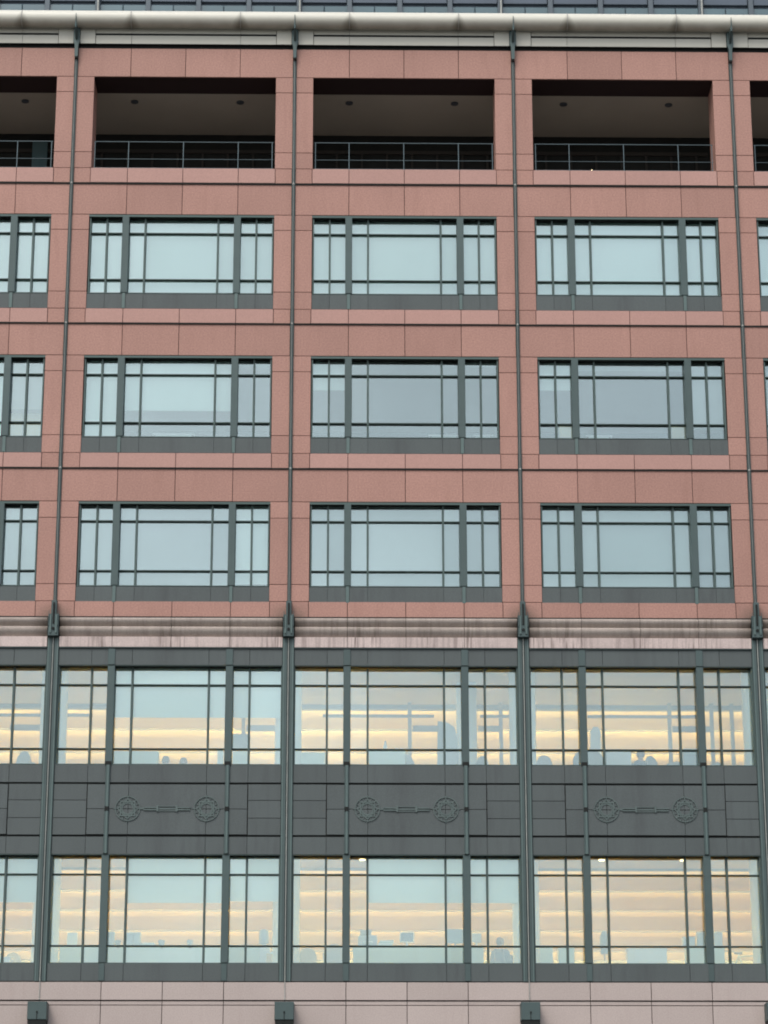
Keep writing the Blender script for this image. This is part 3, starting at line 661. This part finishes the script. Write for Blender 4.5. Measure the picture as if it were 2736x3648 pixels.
def chair(x, y, fl, label, ang=0, w_=.48, hb=.62, m='chair', tilt=.12):
    t = thing('office_chair', label, 'chair', (x, y, fl), 'office chairs seen over the window sills'); t.rotation_euler[2] = ang
    def add(b_, name, mm, smooth=False):
        o = b_.build(name, mm, smooth=smooth); o.parent = t; o.location = (0, 0, 0); return o
    # backrest: rounded outline, slightly curved
    pts = []
    for i in range(13):
        a_ = math.pi*i/12; pts.append((w_/2*math.cos(a_)*(.93), .47+hb*.55+hb*.45*math.sin(a_)))
    pts = [(w_/2*.9, .52)]+pts+[(-w_/2*.9, .52)]
    b_ = MB().prism(pts[::-1], 'y', -.035, .035)
    b_.v = [(v[0], v[1]-.26-(v[2]-.5)*tilt+.25*(v[0]**2), v[2]) for v in b_.v]
    add(b_, 'backrest', m)
    add(MB().box(-w_/2, w_/2, -.22, .24, .43, .50, .02), 'seat', m)
    add(MB().box(-.03, .03, -.30, -.24, .40, .62), 'back_stem', 'dkplastic')
    add(MB().tube((0,0,.08), (0,0,.43), .028), 'gas_lift', 'dkplastic')
    for i in range(5):
        q = 2*math.pi*i/5
        lg_ = add(MB().tube((0,0,.10), (.28*math.cos(q), .28*math.sin(q), .06), .022, .015, 6), 'base_leg', 'dkplastic')
        c_ = MB().tube((.28*math.cos(q)-.015, .28*math.sin(q), .028), (.28*math.cos(q)+.015, .28*math.sin(q), .028), .028, seg=10).build('caster', 'dkplastic'); c_.parent = lg_
    return t
def person(x, y, fl, label, shirt, ang=0, hair='brownhair'):
    """seated figure facing local -Y, hands resting on the thighs"""
    t = thing('person', label, 'person', (x, y, fl)); t.rotation_euler[2] = ang
    J = {'pel': (0, 0, .55, .135), 'wai': (0, .02, .72, .125), 'che': (0, .01, .92, .15), 'nb': (0, 0, 1.05, .085), 'nk': (0, -.01, 1.12, .052), 'hd0': (0, -.02, 1.19, .075), 'hd1': (0, -.025, 1.27, .088), 'hd2': (0, -.015, 1.335, .066)}
    E_ = [('pel', 'wai'), ('wai', 'che'), ('che', 'nb'), ('nb', 'nk'), ('nk', 'hd0'), ('hd0', 'hd1'), ('hd1', 'hd2')]
    for s_, k_ in ((-1, 'l'), (1, 'r')):
        J.update({k_+'sh': (s_*.19, .0, 1.01, .062), k_+'el': (s_*.25, -.05, .76, .045), k_+'wr': (s_*.17, -.29, .66, .030), k_+'ha': (s_*.145, -.37, .65, .036),
                  k_+'hp': (s_*.09, -.02, .52, .095), k_+'kn': (s_*.13, -.45, .53, .062), k_+'an': (s_*.13, -.43, .10, .042), k_+'to': (s_*.14, -.60, .05, .038)})
        E_ += [('nb', k_+'sh'), (k_+'sh', k_+'el'), (k_+'el', k_+'wr'), (k_+'wr', k_+'ha'), ('pel', k_+'hp'), (k_+'hp', k_+'kn'), (k_+'kn', k_+'an'), (k_+'an', k_+'to')]
        for f_ in range(5):
            ln = (.055, .07, .075, .068, .05)[f_]; dx = (-.03, -.018, -.003, .012, .026)[f_]*-s_
            J[k_+'f%d' % f_] = (s_*.145+dx, -.37-ln*(.6 if f_ == 0 else 1), .625, .009); E_.append((k_+'ha', k_+'f%d' % f_))
    names = list(J); me = bpy.data.meshes.new('body')
    me.from_pydata([J[q][:3] for q in names], [(names.index(a_), names.index(b_)) for a_, b_ in E_], [])
    me.materials.append(P['skin'])
    o = bpy.data.objects.new('body', me); C.objects.link(o); o.parent = t
    sk = o.modifiers.new('skin', 'SKIN'); sk.use_smooth_shade = True
    for i, q in enumerate(names):
        v = me.skin_vertices[0].data[i]; r_ = J[q][3]
        v.radius = (r_*1.15, r_*.85) if q in ('pel', 'wai', 'che') else (r_, r_); v.use_root = (i == 0)
    o.modifiers.new('sub', 'SUBSURF').levels = 2; o.modifiers['sub'].render_levels = 2
    def cloth(nm, keys, mm, gr):
        ks = [q for q in keys]; m2 = bpy.data.meshes.new(nm)
        m2.from_pydata([J[q][:3] for q in ks], [(ks.index(a_), ks.index(b_)) for a_, b_ in E_ if a_ in ks and b_ in ks], [])
        m2.materials.append(P[mm]); o2 = bpy.data.objects.new(nm, m2); C.objects.link(o2); o2.parent = t
        s2 = o2.modifiers.new('skin', 'SKIN'); s2.use_smooth_shade = True
        for i, q in enumerate(ks):
            v = m2.skin_vertices[0].data[i]; r_ = J[q][3]+gr
            if q == 'nk': r_ -= .012
            v.radius = (r_*1.17, r_*.88) if q in ('pel', 'wai', 'che') else (r_, r_); v.use_root = (i == 0)
        o2.modifiers.new('sub', 'SUBSURF').levels = 2; o2.modifiers['sub'].render_levels = 2
    cloth('shirt', ['pel', 'wai', 'che', 'nb', 'lsh', 'lel', 'lwr', 'rsh', 'rel', 'rwr'], shirt, .014)
    cloth('trousers', ['pel', 'lhp', 'lkn', 'lan', 'rhp', 'rkn', 'ran'], 'dkplastic', .016)
    hr = MB(); cz = 1.272
    for i in range(7):
        pass
    prof = [(.045, .112), (.078, .09), (.10, .05), (.106, .0), (.10, -.05), (.08, -.08)]
    hr.lathe((0, .012, cz), prof[::-1], 18)
    hr.v = [(v[0], v[1] if v[1] > -.05 else -.05+(v[1]+.05)*.3, v[2]) for v in hr.v]
    h_ = hr.build('hair', hair, smooth=True); h_.parent = t; h_.location = (0, 0, 0)
    fc = MB().tube((0, -.10, 1.262), (0, -.128, 1.235), .010, .016, 8).build('nose', 'skin', smooth=True); fc.parent = t; fc.location = (0,0,0)
    for s_ in (-1, 1):
        ey = MB().tube((s_*.034, -.098, 1.272), (s_*.034, -.107, 1.272), .010, .007, 8).build('eye', 'dkplastic'); ey.parent = t; ey.location = (0,0,0)
    mo = MB().box(-.024, .024, -.108, -.096, 1.202, 1.210).build('mouth', 'amber'); mo.parent = t; mo.location = (0,0,0)
    return t

def spanx(a_, b_, Y): return put(a_, 0, Y)[0], put(b_, 0, Y)[0]
# lower lit office -------------------------------------------------
H = 1.0
x0, x1 = spanx(-5.55, -.56, .9)
cabinet(x0, x1, .9, FL2, 1.0, 'long mint cabinet run carrying the white card and the blue boxes, lower left office')
x0, x1 = spanx(1.67, 4.89, .9); cabinet(x0, x1, .9, FL2, 1.0, 'mint cabinet run carrying the printer and the white framed monitor')
x0, x1 = spanx(6.17, 6.6, .9); cabinet(x0, x1, .9, FL2, 1.0, 'narrow mint cabinet next to the white column, lower right office')
x0, x1 = spanx(6.75, 7.13, 1.1); cabinet(x0, x1, 1.1, FL2, .98, 'slim pale cabinet standing alone between two columns of the lower right office')
x0, x1 = spanx(8.44, 9.42, 1.0); cabinet(x0, x1, 1.0, FL2, .96, 'white desk-height cabinet alone in the middle of the lower right window', 'white')
x0, x1 = spanx(9.9, 10.85, .9); cabinet(x0, x1, .9, FL2, 1.0, 'mint cabinet under two paper stacks beside the post of the lower right window')
TZ = FL2+1.0
def on2(xa, Y=1.1): return put(xa, 0, Y)[0]
box_thing('display_card', 'card', on2(-5.25), 1.1, TZ, .26, .04, .34, 'upright white card standing on the left end of the mint cabinet', 'white', False)
box_thing('storage_box', 'box', on2(-4.31), 1.1, TZ, .20, .25, .34, 'lilac blue box beside the window post on the mint cabinet', 'blueplastic')
box_thing('storage_box', 'box', on2(-3.84), 1.1, TZ, .18, .25, .33, 'left one of the two pale blue boxes standing side by side', 'blueplastic')
box_thing('storage_box', 'box', on2(-3.65), 1.1, TZ, .17, .25, .33, 'right one of the two pale blue boxes standing side by side', 'blueplastic')
box_thing('paper_tray', 'tray', on2(-3.38), 1.1, TZ, .34, .26, .07, 'flat pale blue paper tray right of the paired boxes', 'blueplastic', False)
for i, (xa, lb_) in enumerate(((-3.05, 'small dark desk lamp drooping over the mint cabinet front'), (-2.35, 'second small dark lamp right of the drooping one'), (-4.12, 'dark lamp head hanging beside the lilac box'))):
    x = on2(xa, .85); t = thing('desk_lamp', lb_, 'lamp', (x, 1.1, TZ))
    MB().lathe((x, 1.1, TZ), [(.07, 0), (.07, .015), (.02, .02)]).build('base', 'chairblack', t, loc=(x, 1.1, TZ))
    MB().tube((x, 1.1, TZ+.02), (x-.06, 1.05, TZ+.16), .008).tube((x-.06, 1.05, TZ+.16), (x, .83, TZ+.08), .008).build('arm', 'chairblack', t, loc=(x, 1.1, TZ))
    MB().tube((x, .83, TZ+.09), (x+.01, .80, TZ-.08), .09, .035, 12).build('shade', 'chair', t, loc=(x, .83, TZ))
x = on2(-.5, 1.0)
t = thing('water_cooler', 'pale blue water cooler standing by the column at the end of the mint cabinet', 'water cooler', (x, 1.0, FL2))
MB().box(x-.13, x+.13, .86, 1.14, FL2, FL2+.98, .01).build('body', 'white', t, loc=(x, 1, FL2))
MB().lathe((x-.03, 1.0, FL2+.98), [(.05, 0), (.05, .04), (.12, .08), (.12, .38), (.09, .42)], 16).build('bottle', 'blueplastic', t, smooth=True, loc=(x, 1, FL2+1))
t = thing('framed_picture', 'small amber framed picture leaning beside the water cooler', 'picture', (on2(-.33), .95, FL2+.45))
x = on2(-.36, .9)
MB().box(x-.13, x+.13, .82, .84, FL2+.42, FL2+.82, .006).build('frame', 'white', t, loc=(x, .85, FL2+.6))
MB().box(x-.10, x+.10, .812, .819, FL2+.46, FL2+.78).build('print', 'amber', t, loc=(x, .82, FL2+.6))
MB().box(x-.12, x+.12, .845, 1.0, FL2, FL2+.42).build('stand', 'baffle', t, loc=(x, .9, FL2))
# second bay
t = thing('printer', 'bulky grey blue office printer on the mint cabinet by the first mullion', 'printer', (on2(2.03), 1.12, TZ)); x = on2(2.03)
MB().box(x-.24, x+.24, .95, 1.30, TZ, TZ+.26, .02).build('body', 'blueplastic', t, loc=(x, 1.1, TZ))
MB().box(x-.19, x+.10, 1.0, 1.28, TZ+.26, TZ+.42, .03).build('scanner', 'chair', t, loc=(x, 1.1, TZ+.3))
MB().prism([(.80, TZ+.05), (.95, TZ+.03), (.95, TZ+.05), (.80, TZ+.09)], 'x', x-.12, x+.12).build('paper_tray', 'white', t, loc=(x, .9, TZ))
for i, (xa, w_, lb_) in enumerate(((2.45, .36, 'slanted stack of white papers between the printer and the framed monitor'),)):
    x = on2(xa); t = thing('paper_stack', lb_, 'papers', (x, 1.1, TZ))
    for q in range(4): 
        b_ = MB().box(x-w_/2+q*.02, x+w_/2+q*.015, .98, 1.25, TZ+q*.035+.001*q, TZ+q*.035+.034); b_.build('folder', 'white' if q % 2 else 'mint', t, loc=(x, 1.1, TZ))
monitor(on2(3.0), 1.1, TZ, .36, .26, 'small monitor with white frame and dark screen on the mint cabinet', 'white', 0, False)
monitor(on2(4.2), 1.12, TZ-.02, .52, .36, 'large teal grey monitor back on the mint cabinet before the right post', 'blueplastic')
monitor(on2(4.72), 1.12, TZ, .24, .24, 'small white monitor right of the large teal grey one', 'white')
chair(on2(.55, 1.6), 1.6, FL2, 'rounded grey chair back left of the lower middle window, next to the white column', math.pi, .5, .62)
chair(on2(1.2, 1.5), 1.5, FL2, 'wide square shouldered grey chair back left of the printer', math.pi, .62, .70)
chair(on2(5.3, 2.0)+.05, 1.80, FL2-.0, 'dark chair holding the seated person by the right column', math.pi-.4, .5, .5, 'chairblack')
person(on2(5.3, 2.0), 1.95, FL2-.02, 'person seated low behind the right end of the lower middle window, dark shirt', 'shirt1', math.pi-.4)
# third bay
t = thing('hanging_lamp', 'grey blue floor lamp with long shade left of the mullion, lower right office', 'lamp', (on2(7.88, 1.3), 1.3, FL2)); x = on2(7.88, 1.3)
MB().lathe((x, 1.3, FL2), [(.15, 0), (.15, .02), (.02, .03)]).build('base', 'baffle', t, loc=(x, 1.3, FL2))
MB().tube((x, 1.3, FL2+.03), (x, 1.3, FL2+1.1), .015).build('stem', 'baffle', t, loc=(x, 1.3, FL2+.5))
MB().lathe((x, 1.3, FL2+.85), [(.10, 0), (.12, .15), (.11, .45), (.05, .58)]).build('shade', 'chair', t, smooth=True, loc=(x, 1.3, FL2+1))
for xa, w_, h_, lb_ in ((9.96, .30, .24, 'low white box at the left end of the cabinet by the lower right post'), (10.28, .22, .36, 'taller white box directly left of the lower right post'), (10.69, .20, .36, 'tall pale box directly right of the lower right post')):
    box_thing('storage_box', 'box', on2(xa), 1.1, TZ, w_, .26, h_, lb_, 'white')
x = on2(11.45, 1.0)
t = thing('bicycle', 'bicycle parked behind the far right pane of the lower office', 'bicycle', (x, 1.35, FL2))
for dx in (-.42, .42):
    w1 = MB().ring(x+dx, FL2+.33, 1.335, 1.365, .29, .33, 28); W_ = w1.build('wheel', 'white', t, loc=(x+dx, 1.35, FL2+.33))
    sp = MB()
    for i in range(8): sp.tube((x+dx, 1.35, FL2+.33), (x+dx+.29*math.cos(i*.785), 1.35, FL2+.33+.29*math.sin(i*.785)), .004, seg=4)
    sp.build('spokes', 'white', W_, loc=(x+dx, 1.35, FL2+.33))
fr2 = MB()
for a_, b_ in (((-.42, .33), (-.22, .80)), ((-.22, .80), (.22, .82)), ((.42, .33), (.22, .90)), ((-.02, .30), (-.22, .85)), ((-.02, .30), (.24, .76)), ((-.42, .33), (-.02, .30))):
    fr2.tube((x+a_[0], 1.35, FL2+a_[1]), (x+b_[0], 1.35, FL2+b_[1]), .017, seg=8)
fr2.build('frame', 'mint', t, loc=(x, 1.35, FL2+.5))
MB().box(x-.32, x-.12, 1.30, 1.40, FL2+.86, FL2+.90, .01).build('saddle', 'dkplastic', t, loc=(x-.2, 1.35, FL2+.9))
MB().tube((x+.20, 1.10, FL2+.95), (x+.20, 1.60, FL2+.95), .014).build('handlebar', 'dkplastic', t, loc=(x+.2, 1.35, FL2+.95))
# left partial bay
x0, x1 = spanx(-7.4, -6.75, 1.0); cabinet(x0, x1, 1.0, FL2, .72, 'low white cabinet at the far left window of the lower office', 'white')
chair(on2(-6.72, 2.0), 2.0, FL2, 'maroon grey chair back behind the low white cabinet at far left', math.pi, .46, .55)

# upper lit office --------------------------------------------------
TZ3 = FL3+.98
def on3(xa, Y=1.1): return put(xa, 0, Y)[0]
def cab3(a_, b_, h_, lb_, m='mint', y=.9): x0, x1 = spanx(a_, b_, y); return cabinet(x0, x1, y, FL3, h_, lb_, m)
cab3(-4.38, -3.26, .95, 'mint cabinet under the drawn blind left of the two seated people')
cab3(-1.76, -1.63, .95, 'very narrow mint cabinet against the post right of the seated people', y=.8)
cab3(-1.38, -1.0, .95, 'mint cabinet under the dark monitor in the third light of the upper lit office')
cab3(.2, .95, .92, 'mint cabinet next to the column at the left of the upper middle lit window')
cab3(2.06, 2.97, .98, 'mint cabinet with the white bottle on it')
cab3(8.06, 8.69, 1.02, 'pale blue white cabinet beside the large grey chair, upper right lit office', 'white')
chair(on3(-6.75, 1.6), 1.6, FL3, 'slim grey chair back at far left of the upper lit office', math.pi-.3, .42, .7)
chair(on3(-6.5, 2.4), 2.4, FL3, 'grey chair behind the slim one at far left of the upper lit office', math.pi, .46, .6)
person(on3(-3.05, 3.4), 3.4, FL3-.01, 'person in rust jumper seated next to the mint cabinet under the blind', 'shirt2', math.pi-.9)
chair(on3(-3.05, 3.4)+.12, 3.28, FL3, 'chair under the person in the rust jumper', math.pi-.9, .46, .42, 'chairblack')
person(on3(-2.62, 3.6), 3.6, FL3-.01, 'person in grey shirt seated right of the rust jumper', 'shirt3', math.pi+.5)
chair(on3(-2.62, 3.6)-.08, 3.45, FL3, 'chair under the person in the grey shirt', math.pi+.5, .46, .42, 'chairblack')
monitor(on3(-1.2, 1.3), 1.3, TZ3-.03, .40, .44, 'dark grey monitor back beside the post under the end of the blind', 'chair')
x = on3(2.47); t = thing('bottle', 'small white bottle standing on the mint cabinet', 'bottle', (x, 1.1, TZ3))
MB().lathe((x, 1.1, TZ3), [(.045, 0), (.05, .02), (.05, .16), (.025, .21), (.022, .26)]).build('body', 'white', t, smooth=True, loc=(x, 1.1, TZ3))
MB().lathe((x, 1.1, TZ3+.26), [(.026, 0), (.026, .025)]).build('cap', 'blueplastic', t, loc=(x, 1.1, TZ3+.26))
for xa, lb_ in ((2.76, 'white mug, left of a pair right of the bottle'), (2.88, 'white mug, right of a pair right of the bottle')):
    x = on3(xa); t = thing('mug', lb_, 'mug', (x, 1.1, TZ3))
    MB().lathe((x, 1.1, TZ3), [(.038, 0), (.042, .10)]).build('cup', 'white', t, smooth=True, loc=(x, 1.1, TZ3))
    MB().tube((x+.04, 1.1, TZ3+.03), (x+.065, 1.1, TZ3+.05), .007).tube((x+.065, 1.1, TZ3+.05), (x+.04, 1.1, TZ3+.08), .007).build('handle', 'white', t, loc=(x, 1.1, TZ3))
# tall curved grey screen
x = on3(4.03, 1.8)
t = thing('privacy_screen', 'tall grey curved privacy screen behind the right mullion of the upper middle lit window', 'screen', (x, 1.8, FL3))
pts = [(x-.27, FL3+.05), (x+.32, FL3+.05), (x+.30, FL3+.9), (x+.27, FL3+1.5), (x+.20, FL3+1.80), (x+.02, FL3+1.93), (x-.24, FL3+1.97)]
MB().prism(pts, 'y', 1.78, 1.84).build('panel', 'chair', t, loc=(x, 1.8, FL3+1))
MB().box(x-.30, x+.34, 1.6, 2.0, FL3, FL3+.05).build('foot', 'baffle', t, loc=(x, 1.8, FL3))
x = on3(4.45, 2.2)
block('column', 'column', B, x-.17, x+.35, 2.2, 2.6, FL3, -1.11)
chair(on3(3.38, 1.5), 1.5, FL3, 'narrow tilted chair back right of the mint cabinet with the bottle', math.pi+.9, .40, .62, tilt=.4)
chair(on3(4.93, 1.6), 1.6, FL3, 'dark rounded chair back beside the third light mullion, upper middle lit window', math.pi, .36, .60)
chair(on3(6.5, 1.6), 1.6, FL3, 'rounded grey chair back at the left of the upper right lit office', math.pi, .46, .62)
chair(on3(7.62, 1.3), 1.3, FL3, 'largest grey chair back, behind the post of the upper right lit office', math.pi, .86, .72)
chair(on3(9.40, 1.5), 1.5, FL3, 'narrow grey chair back between the brown head and the pale blue box', math.pi+.5, .38, .60, tilt=.3)
chair(on3(9.85, 1.6), 1.6, FL3, 'low grey chair leaning towards the pale blue box', math.pi, .70, .45)
chair(on3(10.75, 1.8), 1.8, FL3, 'small low grey chair back right of the post, upper right lit office', math.pi-.5, .36, .48)
person(on3(8.92, 2.0), 2.0, FL3-.13, 'person with brown hair seated low in the upper right lit office', 'shirt1', math.pi+.3)
chair(on3(8.92, 2.0), 1.82, FL3-.001, 'chair under the brown haired person in the upper right lit office', math.pi+.3, .46, .36, 'chairblack')
box_thing('storage_box', 'box', on3(10.2, 1.2), 1.2, FL3, .42, .4, 1.07, 'pale blue grey upright box left of the post, upper right lit office', 'blueplastic')
x = on3(7.78, 1.9)
t = thing('roll_up_banner', 'narrow pale blue white roll-up banner behind the largest chair', 'banner', (x, 1.9, FL3))
MB().prism([(x-.14, FL3+.06), (x+.16, FL3+.06), (x+.15, FL3+1.72), (x+.08, FL3+1.85), (x-.05, FL3+1.85), (x-.12, FL3+1.70)], 'y', 1.895, 1.905).build('sheet', 'white', t, loc=(x, 1.9, FL3+1))
MB().box(x-.18, x+.20, 1.8, 2.0, FL3, FL3+.06).build('base', 'baffle', t, loc=(x, 1.9, FL3))

# dim upper office (third row) --------------------------------------
FL5 = 4.45
for a_, b_, lb_ in ((-7.0, -6.55, 'cream steel cabinet at the far left window, right one of the pair'), (-7.55, -7.05, 'cream steel cabinet at the far left window, left one of the pair'), (10.02, 10.4, 'bright cream cabinet in the lower corner by the right post of the dim upper office'), (7.05, 7.4, 'cream box cabinet in the lower corner by the left post of the right dim office')):
    x0, x1 = spanx(a_, b_, .75); cabinet(x0, x1, .75, FL5, 1.40 if a_ < 0 else 1.10, lb_, 'creamcab')
for a_, b_, lb_ in ((-3.6, -2.5, 'low white desk top seen along the sill of the left dim office'), (3.6, 4.4, 'white desk along the sill of the middle dim office near the right mullion'), (4.75, 5.3, 'white desk behind the last light of the middle dim office'), (7.7, 8.4, 'white desk at the left of the right dim office')):
    x0, x1 = spanx(a_, b_, 1.2); desk(x0, x1, .8, FL5+.0, lb_, h=.86)

bpy.context.view_layer.update()
